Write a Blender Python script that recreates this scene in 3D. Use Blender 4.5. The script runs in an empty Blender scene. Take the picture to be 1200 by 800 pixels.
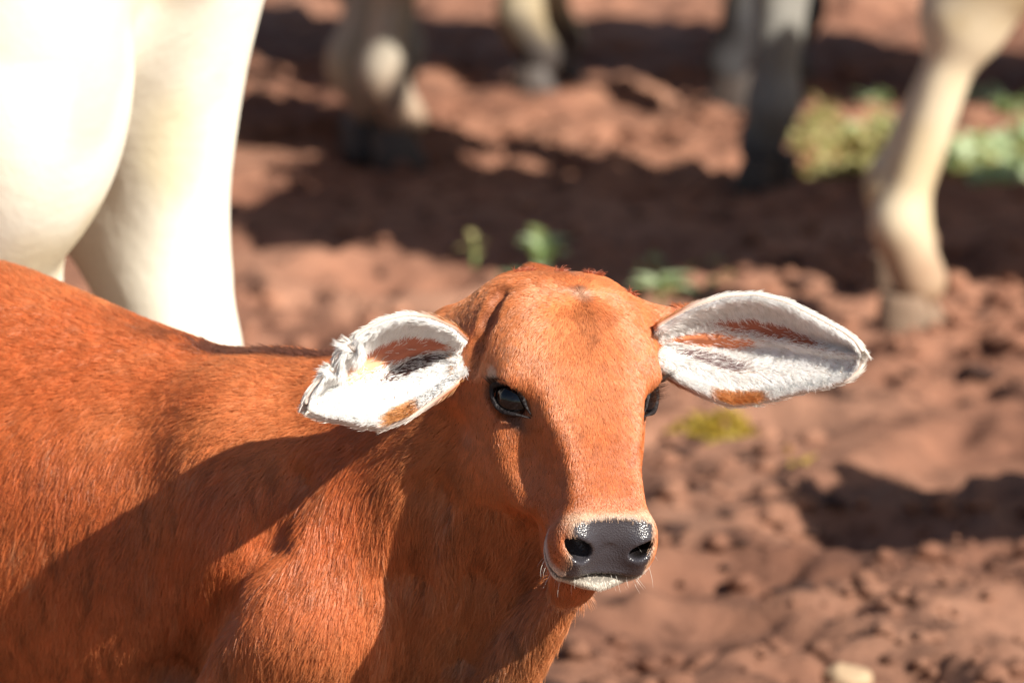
import bpy, bmesh, math, os, random
import numpy as np
from mathutils import Vector, Matrix

random.seed(7)
rng = np.random.default_rng(7)
QUICK = os.environ.get('QUICK_LOOK') == '1'
scene = bpy.context.scene
col = scene.collection

# ------------------------------------------------------------------ camera
CAM_H = 1.70
PITCH = math.radians(10.26)
FOCAL_PX = 6667.0                      # 200 mm on a 36 mm wide sensor, 1200 px wide picture
CAM = np.array([0.0, 0.0, CAM_H])
C_R = np.array([1.0, 0.0, 0.0])
C_F = np.array([0.0, math.cos(PITCH), -math.sin(PITCH)])
C_U = np.array([0.0, math.sin(PITCH), math.cos(PITCH)])
cam_data = bpy.data.cameras.new('camera')
cam_data.lens = 200.0
cam_data.sensor_width = 36.0
cam_data.clip_start = 0.1
cam_data.clip_end = 2000.0
cam_data.dof.use_dof = True
cam_data.dof.focus_distance = 5.14
cam_data.dof.aperture_fstop = 6.3
cam = bpy.data.objects.new('camera', cam_data)
cam.location = CAM
cam.rotation_euler = (math.pi / 2 - PITCH, 0, 0)
col.objects.link(cam)
scene.camera = cam

# ------------------------------------------------------------------ light
SUN_EL = math.radians(34.0)
SUN_AZ = math.radians(47.0)            # to the right of the line from the scene back to the camera
TO_SUN = np.array([math.sin(SUN_AZ) * math.cos(SUN_EL), -math.cos(SUN_AZ) * math.cos(SUN_EL), math.sin(SUN_EL)])
sun_data = bpy.data.lights.new('sun', 'SUN')
sun_data.energy = 5.0
sun_data.angle = math.radians(0.53)
sun_data.color = (1.0, 0.93, 0.82)
sun = bpy.data.objects.new('sun', sun_data)
sun.rotation_euler = Vector(TO_SUN).to_track_quat('Z', 'Y').to_euler()
sun.location = (3, -3, 6)
col.objects.link(sun)
world = bpy.data.worlds.new('World')
scene.world = world
world.use_nodes = True
wn = world.node_tree
bg = wn.nodes['Background']
sky = wn.nodes.new('ShaderNodeTexSky')
sky.sky_type = 'NISHITA'
sky.sun_disc = False
sky.sun_elevation = SUN_EL
sky.sun_rotation = math.atan2(TO_SUN[0], TO_SUN[1])
sky.air_density = 1.0
sky.dust_density = 1.0
wn.links.new(sky.outputs[0], bg.inputs['Color'])
bg.inputs['Strength'].default_value = 0.05
scene.view_settings.view_transform = 'Standard'
scene.view_settings.look = 'None'
scene.view_settings.gamma = 1.0
scene.view_settings.use_curve_mapping = False
scene.view_settings.exposure = 0.72
scene.render.engine = 'CYCLES'
scene.cycles.max_bounces = 8
scene.cycles.transparent_max_bounces = 8
scene.cycles.use_denoising = True
try:
    scene.cycles_curves.shape = 'RIBBONS'
    scene.cycles_curves.subdivisions = 2
except Exception:
    pass


# ------------------------------------------------------------------ small helpers
def at(px, py, d):
    """the world point seen at picture position (px, py) at axis depth d metres"""
    return CAM + d * (C_F + C_R * ((px - 600.0) / FOCAL_PX) + C_U * ((400.0 - py) / FOCAL_PX))


def on_ground(px, py, z=0.0):
    v = C_F + C_R * ((px - 600.0) / FOCAL_PX) + C_U * ((400.0 - py) / FOCAL_PX)
    return CAM + v * ((z - CAM_H) / v[2])


def unit(v):
    v = np.asarray(v, float)
    return v / np.linalg.norm(v)


def rows_unit(v):
    return v / np.maximum(np.linalg.norm(v, axis=1, keepdims=True), 1e-9)


def tag(o, label=None, cat=None, group=None, kind=None):
    if label: o['label'] = label
    if cat: o['category'] = cat
    if group: o['group'] = group
    if kind: o['kind'] = kind
    return o


def empty(name, loc, parent=None):
    o = bpy.data.objects.new(name, None)
    o.empty_display_size = 0.1
    o.location = loc
    if parent is not None: o.parent = parent
    col.objects.link(o)
    return o


def mesh_obj(name, verts, faces, mat, parent=None, smooth=True, origin=(0, 0, 0)):
    """verts in world space; stored relative to the parent's location"""
    me = bpy.data.meshes.new(name)
    v = np.asarray(verts, float) - np.asarray(origin, float)
    if isinstance(faces, np.ndarray):
        n, k = faces.shape
        me.vertices.add(len(v)); me.loops.add(n * k); me.polygons.add(n)
        me.vertices.foreach_set('co', v.astype(np.float32).ravel())
        me.loops.foreach_set('vertex_index', faces.astype(np.int32).ravel())
        me.polygons.foreach_set('loop_start', (np.arange(n) * k).astype(np.int32))
        me.update(calc_edges=True)
    else:
        me.from_pydata([tuple(x) for x in v], [], faces)
    if smooth:
        me.polygons.foreach_set('use_smooth', np.ones(len(me.polygons), dtype=bool))
    me.materials.append(mat)
    o = bpy.data.objects.new(name, me)
    if parent is not None: o.parent = parent
    col.objects.link(o)
    return o


def set_colour(o, rgb, name='coat_colour'):
    a = o.data.attributes.new(name, 'FLOAT_COLOR', 'POINT')
    c = np.ones((len(o.data.vertices), 4), np.float32)
    c[:, :3] = rgb
    a.data.foreach_set('color', c.ravel())


def set_float(o, vals, name):
    a = o.data.attributes.new(name, 'FLOAT', 'POINT')
    a.data.foreach_set('value', np.asarray(vals, np.float32))


_perm = np.random.default_rng(3).random((64, 64, 64)).astype(np.float32)


def vnoise(p):
    """smooth value noise in [0, 1], p is (n, 3)"""
    f = np.floor(p); w = p - f; w = w * w * (3 - 2 * w)
    i = f.astype(np.int64) & 63; j = (i + 1) & 63
    x0, y0, z0 = i.T; x1, y1, z1 = j.T
    wx, wy, wz = w.T
    def L(a, b, t): return a + (b - a) * t
    return L(L(L(_perm[x0, y0, z0], _perm[x1, y0, z0], wx), L(_perm[x0, y1, z0], _perm[x1, y1, z0], wx), wy),
             L(L(_perm[x0, y0, z1], _perm[x1, y0, z1], wx), L(_perm[x0, y1, z1], _perm[x1, y1, z1], wx), wy), wz)


def fbm(p, octaves=4, gain=0.5):
    s = 0.0; a = 1.0; t = 0.0
    for k in range(octaves):
        s = s + a * vnoise(p * (2.03 ** k) + 17.3 * k); t += a; a *= gain
    return s / t


def ramp(x, a, b):
    t = np.clip((x - a) / (b - a), 0, 1)
    return t * t * (3 - 2 * t)


def mix(a, b, t):
    t = np.asarray(t)
    if t.ndim == 1: t = t[:, None]
    return np.asarray(a) * (1 - t) + np.asarray(b) * t


# ------------------------------------------------------------------ implicit surfaces
def smin(a, b, k):
    h = np.maximum(k - np.abs(a - b), 0.0) / k
    return np.minimum(a, b) - h * h * k * 0.25


def smax(a, b, k):
    return -smin(-a, -b, k)


def cone(a, b, ra, rb):
    a = np.asarray(a, np.float32); ba = np.asarray(b, np.float32) - a; q = float(ba @ ba)
    def f(p):
        pa = p - a
        h = np.clip((pa @ ba) / q, 0, 1)
        return np.linalg.norm(pa - h[:, None] * ba, axis=1) - (ra + (rb - ra) * h)
    return f


def blob(c, radii, axes=None):
    c = np.asarray(c, np.float32); r = np.asarray(radii, np.float32)
    M = np.eye(3, dtype=np.float32) if axes is None else np.asarray(axes, np.float32)   # rows are the axes
    def f(p):
        q = (p - c) @ M.T
        k0 = np.linalg.norm(q / r, axis=1); k1 = np.linalg.norm(q / (r * r), axis=1)
        return np.where(k1 > 1e-6, k0 * (k0 - 1.0) / np.maximum(k1, 1e-6), -r.min())
    return f


def loft(o, A, X, N, ts, width, top, bottom, expo=2.2, narrow=0.25, scale=1.0):
    """a tube along A; at each t half width, front (top) and back (bottom) offset along N"""
    o = np.asarray(o, np.float32); M = np.stack([A, X, N]).astype(np.float32)
    ts = np.asarray(ts, float)
    def cr(vals):
        fine = np.linspace(ts[0], ts[-1], 200)
        v = np.interp(fine, ts, vals)
        k = np.ones(9) / 9
        return fine, np.convolve(np.pad(v, 4, mode='edge'), k, mode='valid')
    tw, ww = cr(width); tt, tv = cr(top); tb, bv = cr(bottom)
    def f(p):
        q = (p - o) @ M.T
        t = q[:, 0]; tc = np.clip(t, ts[0], ts[-1])
        a = np.interp(tc, tw, ww); n1 = np.interp(tc, tt, tv); n0 = np.interp(tc, tb, bv)
        c = (n1 + n0) / 2; h = np.maximum((n1 - n0) / 2, 1e-4)
        s = (q[:, 2] - c) / h
        aa = a * (1 - narrow * np.clip((0.3 - s) / 1.3, 0, 1) ** 1.2)
        g = (np.abs(q[:, 1] / aa) ** expo + np.abs(s) ** expo) ** (1.0 / expo)
        d = (g - 1) * np.minimum(aa, h) * scale
        e = np.abs(t - tc)
        return np.where(e > 0, np.sqrt(np.maximum(d, 0) ** 2 + e * e) + np.minimum(d, 0), d)
    return f


def union(parts):
    """parts: list of (function, smoothing, sign)"""
    def f(p):
        d = None
        for fn, k, s in parts:
            v = fn(p)
            if d is None: d = v
            elif s > 0: d = smin(d, v, k)
            else: d = smax(d, -v, k)
        return d
    return f


def polygonise(sdf, lo, hi, h, block=8, snap=2):
    """surface nets on a sparse set of blocks"""
    lo = np.asarray(lo, float); hi = np.asarray(hi, float)
    n = (np.ceil((hi - lo) / (h * block)).astype(int)) * block
    nb = n // block
    cs = [lo[k] + (np.arange(nb[k]) + 0.5) * block * h for k in range(3)]
    G = np.stack(np.meshgrid(*cs, indexing='ij'), -1).reshape(-1, 3).astype(np.float32)
    dc = sdf(G)
    V = np.repeat(np.repeat(np.repeat(dc.reshape(nb), block, 0), block, 1), block, 2).astype(np.float32)
    near = np.where(np.abs(dc) < block * h * 1.35)[0]
    bi = np.stack(np.unravel_index(near, nb), -1)
    o = np.stack(np.meshgrid(*[np.arange(block)] * 3, indexing='ij'), -1).reshape(-1, 3)
    for s in range(0, len(bi), 600):
        idx = (bi[s:s + 600, None, :] * block + o[None]).reshape(-1, 3)
        p = (lo + (idx + 0.5) * h).astype(np.float32)
        V[idx[:, 0], idx[:, 1], idx[:, 2]] = sdf(p)
    S = V < 0
    a = S[:-1, :-1, :-1].astype(np.int8)
    cnt = a.copy()
    for dx in (0, 1):
        for dy in (0, 1):
            for dz in (0, 1):
                if dx + dy + dz:
                    cnt += S[dx:S.shape[0] - 1 + dx, dy:S.shape[1] - 1 + dy, dz:S.shape[2] - 1 + dz]
    act = np.argwhere((cnt > 0) & (cnt < 8))
    ids = -np.ones(cnt.shape, np.int32)
    ids[act[:, 0], act[:, 1], act[:, 2]] = np.arange(len(act))
    acc = np.zeros((len(act), 3)); num = np.zeros(len(act))
    cor = [(x, y, z) for x in (0, 1) for y in (0, 1) for z in (0, 1)]
    for i, c0 in enumerate(cor):
        for c1 in cor[i + 1:]:
            if sum(abs(c0[k] - c1[k]) for k in range(3)) != 1: continue
            v0 = V[act[:, 0] + c0[0], act[:, 1] + c0[1], act[:, 2] + c0[2]]
            v1 = V[act[:, 0] + c1[0], act[:, 1] + c1[1], act[:, 2] + c1[2]]
            m = (v0 < 0) != (v1 < 0)
            t = np.where(m, v0 / np.where(m, v0 - v1, 1), 0)
            q = np.array(c0) + t[:, None] * (np.array(c1) - np.array(c0))
            acc += np.where(m[:, None], q, 0); num += m
    P = lo + (act + acc / num[:, None] + 0.5) * h
    quads = []
    for ax in range(3):
        b, c = (ax + 1) % 3, (ax + 2) % 3
        s0 = [slice(1, -1)] * 3; s1 = [slice(1, -1)] * 3
        s0[ax] = slice(0, -1); s1[ax] = slice(1, None)
        A_, B_ = S[tuple(s0)], S[tuple(s1)]
        for flip in (False, True):
            e = np.argwhere((A_ & ~B_) if not flip else (~A_ & B_))
            if not len(e): continue
            e = e + np.array([0 if k == ax else 1 for k in range(3)])
            def g(db, dc_):
                q = e.copy(); q[:, b] += db; q[:, c] += dc_
                return ids[q[:, 0], q[:, 1], q[:, 2]]
            f = np.stack([g(-1, -1), g(0, -1), g(0, 0), g(-1, 0)], 1)
            quads.append(f if not flip else f[:, ::-1])
    F = np.concatenate(quads)
    F = F[(F >= 0).all(1)]
    for _ in range(snap):
        P = settle(sdf, P)
    return P, F


def gradient(sdf, P, e=0.0008):
    P = P.astype(np.float32); g = np.zeros((len(P), 3))
    for k in range(3):
        o = np.zeros(3, np.float32); o[k] = e
        g[:, k] = (sdf(P + o) - sdf(P - o)) / (2 * e)
    return g


def settle(sdf, P):
    g = gradient(sdf, P)
    d = sdf(P.astype(np.float32))
    step = d[:, None] * g / np.maximum((g * g).sum(1), 0.15)[:, None]
    l = np.linalg.norm(step, axis=1, keepdims=True)
    return P - step * np.minimum(1, 0.004 / np.maximum(l, 1e-9))


# ------------------------------------------------------------------ materials
def material(name):
    m = bpy.data.materials.new(name)
    m.use_nodes = True
    nt = m.node_tree
    return m, nt, nt.nodes['Principled BSDF']


def plain(name, rgb, rough=0.6, spec=0.4, noise=0.0, scale=20.0, bump=0.0):
    m, nt, b = material(name)
    b.inputs['Base Color'].default_value = (*rgb, 1)
    b.inputs['Roughness'].default_value = rough
    b.inputs['Specular IOR Level'].default_value = spec
    if noise or bump:
        tc = nt.nodes.new('ShaderNodeTexCoord')
        nz = nt.nodes.new('ShaderNodeTexNoise')
        nz.inputs['Scale'].default_value = scale
        nz.inputs['Detail'].default_value = 6
        nt.links.new(tc.outputs['Object'], nz.inputs['Vector'])
        if noise:
            hs = nt.nodes.new('ShaderNodeMixRGB')
            hs.blend_type = 'MULTIPLY'; hs.inputs[0].default_value = noise
            hs.inputs[1].default_value = (*rgb, 1)
            nt.links.new(nz.outputs['Color'], hs.inputs[2])
            gm = nt.nodes.new('ShaderNodeRGBToBW'); nt.links.new(nz.outputs['Color'], gm.inputs[0])
            mr = nt.nodes.new('ShaderNodeMapRange'); mr.inputs[1].default_value = 0.3; mr.inputs[2].default_value = 0.7
            mr.inputs[3].default_value = 0.5; mr.inputs[4].default_value = 1.4
            nt.links.new(gm.outputs[0], mr.inputs[0]); nt.links.new(mr.outputs[0], hs.inputs[2])
            nt.links.new(hs.outputs[0], b.inputs['Base Color'])
        if bump:
            bp = nt.nodes.new('ShaderNodeBump'); bp.inputs['Strength'].default_value = bump
            bp.inputs['Distance'].default_value = 0.01
            nt.links.new(nz.outputs['Fac'], bp.inputs['Height']); nt.links.new(bp.outputs[0], b.inputs['Normal'])
    return m


def hide_material(name, rough=0.6, spec=0.3, bump=0.3, scale=160.0):
    """colour from the animal's own markings, stored on its vertices"""
    m, nt, b = material(name)
    at_ = nt.nodes.new('ShaderNodeAttribute'); at_.attribute_name = 'coat_colour'
    nt.links.new(at_.outputs['Color'], b.inputs['Base Color'])
    wet = nt.nodes.new('ShaderNodeAttribute'); wet.attribute_name = 'wet'
    mr = nt.nodes.new('ShaderNodeMapRange')
    mr.inputs[3].default_value = rough; mr.inputs[4].default_value = 0.26
    nt.links.new(wet.outputs['Fac'], mr.inputs[0]); nt.links.new(mr.outputs[0], b.inputs['Roughness'])
    ms = nt.nodes.new('ShaderNodeMapRange')
    ms.inputs[3].default_value = spec; ms.inputs[4].default_value = 0.7
    nt.links.new(wet.outputs['Fac'], ms.inputs[0]); nt.links.new(ms.outputs[0], b.inputs['Specular IOR Level'])
    tc = nt.nodes.new('ShaderNodeTexCoord')
    vo = nt.nodes.new('ShaderNodeTexVoronoi'); vo.inputs['Scale'].default_value = 620.0
    nz = nt.nodes.new('ShaderNodeTexNoise'); nz.inputs['Scale'].default_value = scale; nz.inputs['Detail'].default_value = 5
    nt.links.new(tc.outputs['Object'], vo.inputs['Vector']); nt.links.new(tc.outputs['Object'], nz.inputs['Vector'])
    mx = nt.nodes.new('ShaderNodeMix'); mx.data_type = 'FLOAT'
    nt.links.new(wet.outputs['Fac'], mx.inputs[0]); nt.links.new(nz.outputs['Fac'], mx.inputs[2]); nt.links.new(vo.outputs['Distance'], mx.inputs[3])
    bp = nt.nodes.new('ShaderNodeBump'); bp.inputs['Strength'].default_value = bump; bp.inputs['Distance'].default_value = 0.002
    nt.links.new(mx.outputs[0], bp.inputs['Height']); nt.links.new(bp.outputs[0], b.inputs['Normal'])
    return m


def hair_material(name):
    m = bpy.data.materials.new(name); m.use_nodes = True
    nt = m.node_tree; nt.nodes.remove(nt.nodes['Principled BSDF'])
    out = nt.nodes['Material Output']
    a = nt.nodes.new('ShaderNodeAttribute'); a.attribute_name = 'hair_colour'
    h = nt.nodes.new('ShaderNodeBsdfHairPrincipled')
    h.model = 'CHIANG'; h.parametrization = 'COLOR'
    h.inputs['Roughness'].default_value = 0.28
    h.inputs['Radial Roughness'].default_value = 0.55
    h.inputs['Coat'].default_value = 0.0
    nt.links.new(a.outputs['Color'], h.inputs['Color'])
    d = nt.nodes.new('ShaderNodeBsdfPrincipled')
    d.inputs['Roughness'].default_value = 0.36; d.inputs['Specular IOR Level'].default_value = 0.75
    g = nt.nodes.new('ShaderNodeGamma'); g.inputs['Gamma'].default_value = 0.85
    nt.links.new(a.outputs['Color'], g.inputs['Color']); nt.links.new(g.outputs[0], d.inputs['Base Color'])
    mx = nt.nodes.new('ShaderNodeMixShader'); mx.inputs[0].default_value = 0.70
    nt.links.new(h.outputs[0], mx.inputs[1]); nt.links.new(d.outputs[0], mx.inputs[2])
    nt.links.new(mx.outputs[0], out.inputs['Surface'])
    return m


M_HIDE = hide_material('calf_hide')
M_HAIR = hair_material('calf_hair')
M_WHITE_HIDE = hide_material('cow_hide', rough=0.75, spec=0.2, bump=0.5, scale=60.0)
M_HOOF = plain('hoof_horn', (0.060, 0.046, 0.040), 0.5, 0.4, 0.6, 30, 0.3)
M_MUDDY = plain('muddy_hoof', (0.24, 0.165, 0.115), 0.75, 0.2, 0.6, 30, 0.3)
M_EYE = plain('eye_dark', (0.006, 0.005, 0.006), 0.06, 0.6)
M_LID = plain('eyelid_skin', (0.014, 0.011, 0.012), 0.55, 0.35, bump=0.4, scale=300)
M_LASH = plain('eyelash', (0.03, 0.022, 0.02), 0.5)


# ------------------------------------------------------------------ hair strands
SKEW = np.array(Matrix.Rotation(.7, 3, 'X') @ Matrix.Rotation(.5, 3, 'Y') @ Matrix.Rotation(.9, 3, 'Z'))


def strands(name, roots, normals, flow, length, lift, rgb, radius, parent, origin, clump=0.4, cell=0.010, npts=5, curl=0.0, mat=None, lab=None):
    n = len(roots)
    T = flow - (flow * normals).sum(1, keepdims=True) * normals
    T = rows_unit(T)
    B = np.cross(normals, T)
    ang = rng.normal(0, 0.16, n)[:, None]
    T = T * np.cos(ang) + B * np.sin(ang)
    L = np.asarray(length) * rng.uniform(0.7, 1.2, n)
    lf = np.asarray(lift) * rng.uniform(0.5, 1.5, n)
    warp = np.stack([vnoise(roots / cell * .7 + 11.3 * k) for k in range(3)], 1) - .5
    rw = roots @ SKEW + warp * cell * 1.6
    cid = np.floor(rw / cell)
    hsh = np.abs(np.sin(cid @ np.array([12.9898, 78.233, 37.719])) * 43758.5453) % 1.0
    hs2 = np.abs(np.sin(cid @ np.array([39.346, 11.135, 83.155])) * 24634.6345) % 1.0
    off = ((cid + 0.5) * cell - rw) @ SKEW.T
    off = off - (off * normals).sum(1, keepdims=True) * normals
    s = np.linspace(0, 1, npts)
    pts = np.empty((n, npts, 3))
    side = (B * ((hsh - 0.5) * 2 * curl)[:, None])
    for k, sv in enumerate(s):
        pts[:, k] = (roots + T * (L * sv * np.cos(lf))[:, None] + normals * (L * np.sin(lf) * (sv - 0.45 * sv * sv))[:, None]
                     + off * (np.broadcast_to(np.asarray(clump, float), (n,))[:, None] * sv ** 1.5) + side * (L * sv * sv)[:, None])
    pts -= np.asarray(origin)
    cu = bpy.data.hair_curves.new(name)
    cu.add_curves([npts] * n)
    cu.attributes['position'].data.foreach_set('vector', pts.astype(np.float32).ravel())
    ra = cu.attributes.get('radius') or cu.attributes.new('radius', 'FLOAT', 'POINT')
    prof = np.interp(s, [0, 0.5, 1], [1.0, 0.85, 0.15])
    ra.data.foreach_set('value', (np.broadcast_to(np.asarray(radius), (n,))[:, None] * prof[None]).astype(np.float32).ravel())
    ca = cu.attributes.new('hair_colour', 'FLOAT_COLOR', 'CURVE')
    c = np.ones((n, 4), np.float32)
    v = (0.82 + 0.36 * hs2) * rng.uniform(0.85, 1.15, n)
    c[:, :3] = np.clip(rgb * v[:, None], 0.002, 0.97)
    ca.data.foreach_set('color', c.ravel())
    cu.materials.append(mat or M_HAIR)
    o = bpy.data.objects.new(name, cu)
    o.parent = parent
    o['kind'] = 'stuff'
    col.objects.link(o)
    return o


def sample(P, F, count, weight=None):
    """random points on a quad mesh: positions, triangle corner ids and barycentrics"""
    T = np.concatenate([F[:, [0, 1, 2]], F[:, [0, 2, 3]]]) if F.shape[1] == 4 else F
    a, b, c = P[T[:, 0]], P[T[:, 1]], P[T[:, 2]]
    area = np.linalg.norm(np.cross(b - a, c - a), axis=1) / 2
    if weight is not None:
        area = area * weight[T].mean(1)
    cdf = np.cumsum(area); cdf /= cdf[-1]
    i = np.minimum(np.searchsorted(cdf, rng.random(count)), len(T) - 1)
    r1 = np.sqrt(rng.random(count)); r2 = rng.random(count)
    w = np.stack([1 - r1, r1 * (1 - r2), r1 * r2], 1)
    return T[i], w


def lerp(vals, T, w):
    return (vals[T] * w[:, :, None]).sum(1) if vals.ndim == 2 else (vals[T] * w).sum(1)


# ------------------------------------------------------------------ ground
def graded(a, b, step, far, grow=1.18):
    mid = list(np.arange(a, b + step / 2, step)); out = []
    x, s = b, step
    while x < far: s *= grow; x += s; out.append(x)
    lo = []
    x, s = a, step
    while x > -far: s *= grow; x -= s; lo.append(x)
    return np.array(lo[::-1] + mid + out)


def pits(p, size, seed):
    """hoof pits: a rounded hollow in some cells of a jittered grid"""
    q = p / size; c0 = np.floor(q); best = np.full(len(p), 9.0)
    for dx in (-1, 0, 1):
        for dy in (-1, 0, 1):
            c = c0 + np.array([dx, dy])
            r1 = np.abs(np.sin(c @ np.array([127.1, 311.7]) + seed) * 43758.5453) % 1
            r2 = np.abs(np.sin(c @ np.array([269.5, 183.3]) + seed) * 28001.8384) % 1
            r3 = np.abs(np.sin(c @ np.array([71.9, 97.3]) + seed) * 15731.743) % 1
            d = np.hypot(q[:, 0] - c[:, 0] - r1, (q[:, 1] - c[:, 1] - r2)) / (.25 + .35 * r3)
            best = np.minimum(best, np.where(r3 > .45, d, 9))
    return best


def ground_z(x, y):
    p = np.stack([x, y, np.zeros_like(x)], 1)
    p2 = p[:, :2]
    wob = np.stack([fbm(p * 7, 3), fbm(p * 7 + 31, 3)], 1) - .5
    h = .028 * (fbm(p * 2.2, 3) - .5)
    h = h + .020 * (fbm(p * 8.0 + 9, 4) - .5)
    lump = fbm(p * 16.0 + 3, 3)
    h = h + .013 * ramp(lump, .55, .78)
    b = pits(p2 + wob * .12, .30, 1.7)
    h = h - .035 * ramp(b, 1.0, .45) + .010 * ramp(np.abs(b - 1.1), .3, .0)
    b = pits(p2 + wob * .08, .13, 4.1)
    h = h - .020 * ramp(b, 1.0, .4)
    h = h + .026 * (fbm(p * 34.0, 3) - .5)
    near = ramp(np.abs(x), 6, 3) * ramp(y, 3, 4.5) * ramp(y, 40, 17)
    return h * near


gx = graded(-1.9, 1.9, .018, 400); gy = graded(5.4, 14.5, .020, 600)
GX, GY = np.meshgrid(gx, gy, indexing='ij')
gz = ground_z(GX.ravel(), GY.ravel())
GP = np.stack([GX.ravel(), GY.ravel(), gz], 1)
gi = np.arange(len(GP)).reshape(GX.shape)
gf = np.stack([gi[:-1, :-1], gi[1:, :-1], gi[1:, 1:], gi[:-1, 1:]], -1).reshape(-1, 4)

M_SOIL, nt, b = material('red_soil')
tc = nt.nodes.new('ShaderNodeTexCoord')
def noise(scale, detail=6, rough=.6):
    n = nt.nodes.new('ShaderNodeTexNoise'); n.inputs['Scale'].default_value = scale; n.inputs['Detail'].default_value = detail
    n.inputs['Roughness'].default_value = rough
    nt.links.new(tc.outputs['Object'], n.inputs['Vector']); return n
n1, n2, n3 = noise(1.6), noise(14.0), noise(70.0)
def colour_ramp(stops):
    r = nt.nodes.new('ShaderNodeValToRGB')
    while len(r.color_ramp.elements) < len(stops): r.color_ramp.elements.new(.5)
    for e, (p_, c_) in zip(r.color_ramp.elements, stops): e.position = p_; e.color = (*c_, 1)
    return r
r1 = colour_ramp([(.30, (.225, .100, .064)), (.50, (.310, .150, .096)), (.70, (.385, .205, .136))])
nt.links.new(n1.outputs['Fac'], r1.inputs[0])
r2 = colour_ramp([(.33, (.30, .27, .27)), (.48, (.95, .95, .95)), (.72, (1.22, 1.2, 1.15))])
nt.links.new(n2.outputs['Fac'], r2.inputs[0])
mm = nt.nodes.new('ShaderNodeMixRGB'); mm.blend_type = 'MULTIPLY'; mm.inputs[0].default_value = .85
nt.links.new(r1.outputs[0], mm.inputs[1]); nt.links.new(r2.outputs[0], mm.inputs[2])
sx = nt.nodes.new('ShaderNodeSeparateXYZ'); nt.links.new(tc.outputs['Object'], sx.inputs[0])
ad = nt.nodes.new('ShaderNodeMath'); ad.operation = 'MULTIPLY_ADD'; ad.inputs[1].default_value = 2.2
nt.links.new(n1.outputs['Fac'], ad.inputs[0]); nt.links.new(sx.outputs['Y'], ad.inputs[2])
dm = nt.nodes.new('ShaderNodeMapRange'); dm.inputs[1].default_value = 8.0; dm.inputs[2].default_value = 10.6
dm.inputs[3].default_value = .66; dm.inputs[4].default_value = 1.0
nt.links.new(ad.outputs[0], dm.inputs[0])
m2 = nt.nodes.new('ShaderNodeMixRGB'); m2.blend_type = 'MULTIPLY'; m2.inputs[0].default_value = 1.0   # soil gets darker towards the camera, broken up by noise
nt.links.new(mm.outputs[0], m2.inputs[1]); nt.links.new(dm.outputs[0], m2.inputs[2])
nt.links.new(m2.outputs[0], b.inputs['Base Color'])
b.inputs['Roughness'].default_value = .85; b.inputs['Specular IOR Level'].default_value = .25
bp = nt.nodes.new('ShaderNodeBump'); bp.inputs['Strength'].default_value = .7; bp.inputs['Distance'].default_value = .008
nt.links.new(n3.outputs['Fac'], bp.inputs['Height']); nt.links.new(bp.outputs[0], b.inputs['Normal'])
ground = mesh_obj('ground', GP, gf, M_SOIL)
ground['kind'] = 'structure'


def gheight(x, y):
    return float(ground_z(np.array([x]), np.array([y]))[0])


# loose clods of earth, too many and too blurred to count
def pebble(seed):
    r_ = random.Random(seed)
    V = []; k, m = 7, 4
    for i in range(m + 1):
        th = math.pi * i / m
        for j in range(k):
            ph = 2 * math.pi * j / k
            q = .75 + .5 * r_.random()
            V.append((math.sin(th) * math.cos(ph) * q, math.sin(th) * math.sin(ph) * q, math.cos(th) * .65 * q))
    f = [(i * k + j, (i + 1) * k + j, (i + 1) * k + (j + 1) % k, i * k + (j + 1) % k) for i in range(m) for j in range(k)]
    return np.array(V), np.array(f)
VV = []; FF = []; nb_ = 0
shapes = [pebble(k) for k in range(8)]
NC = 9000
cx = rng.uniform(-1.6, 1.8, NC); cy = 6.0 + 7.0 * rng.random(NC) ** 1.3
dens = fbm(np.stack([cx * 1.3, cy * 1.3, cx * 0], 1), 2)
keep = dens > .42
cx, cy = cx[keep], cy[keep]; cz = ground_z(cx, cy)
for x_, y_, z_ in zip(cx, cy, cz):
    V, f = shapes[rng.integers(8)]
    s_ = .005 + .020 * rng.random() ** 3
    a_ = rng.uniform(0, 6.28); ca, sa = math.cos(a_), math.sin(a_)
    Vr = np.stack([V[:, 0] * ca - V[:, 1] * sa, V[:, 0] * sa + V[:, 1] * ca, V[:, 2]], 1) * s_
    VV.append(Vr + np.array([x_, y_, z_ + s_ * .25])); FF.append(f + nb_); nb_ += len(V)
clods = mesh_obj('soil_clods', np.concatenate(VV), np.concatenate(FF), M_SOIL, smooth=False)
clods['kind'] = 'stuff'
M_DUNG_SHADE = plain('dung_shade_clod', (.055, .027, .020), .8, .25, .6, 60, .4)  # dung, and the shade of small holes, put into dark clods
VV = []; FF = []; nb_ = 0
cx = rng.uniform(-.3, 1.3, 900); cy = 6.6 + 3.6 * rng.random(900)
dens = fbm(np.stack([cx * 3.1 + 7, cy * 3.1, cx * 0], 1), 2)
keep = dens > .53
cx, cy = cx[keep], cy[keep]; cz = ground_z(cx, cy)
for x_, y_, z_ in zip(cx, cy, cz):
    V, f = shapes[rng.integers(8)]
    s_ = .005 + .017 * rng.random() ** 2
    VV.append(V * np.array([s_ * 1.3, s_ * 1.3, s_ * .7]) + np.array([x_, y_, z_ + s_ * .15])); FF.append(f + nb_); nb_ += len(V)
dung_shade = mesh_obj('dung_shade_clods', np.concatenate(VV), np.concatenate(FF), M_DUNG_SHADE, smooth=False)
dung_shade['kind'] = 'stuff'

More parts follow.
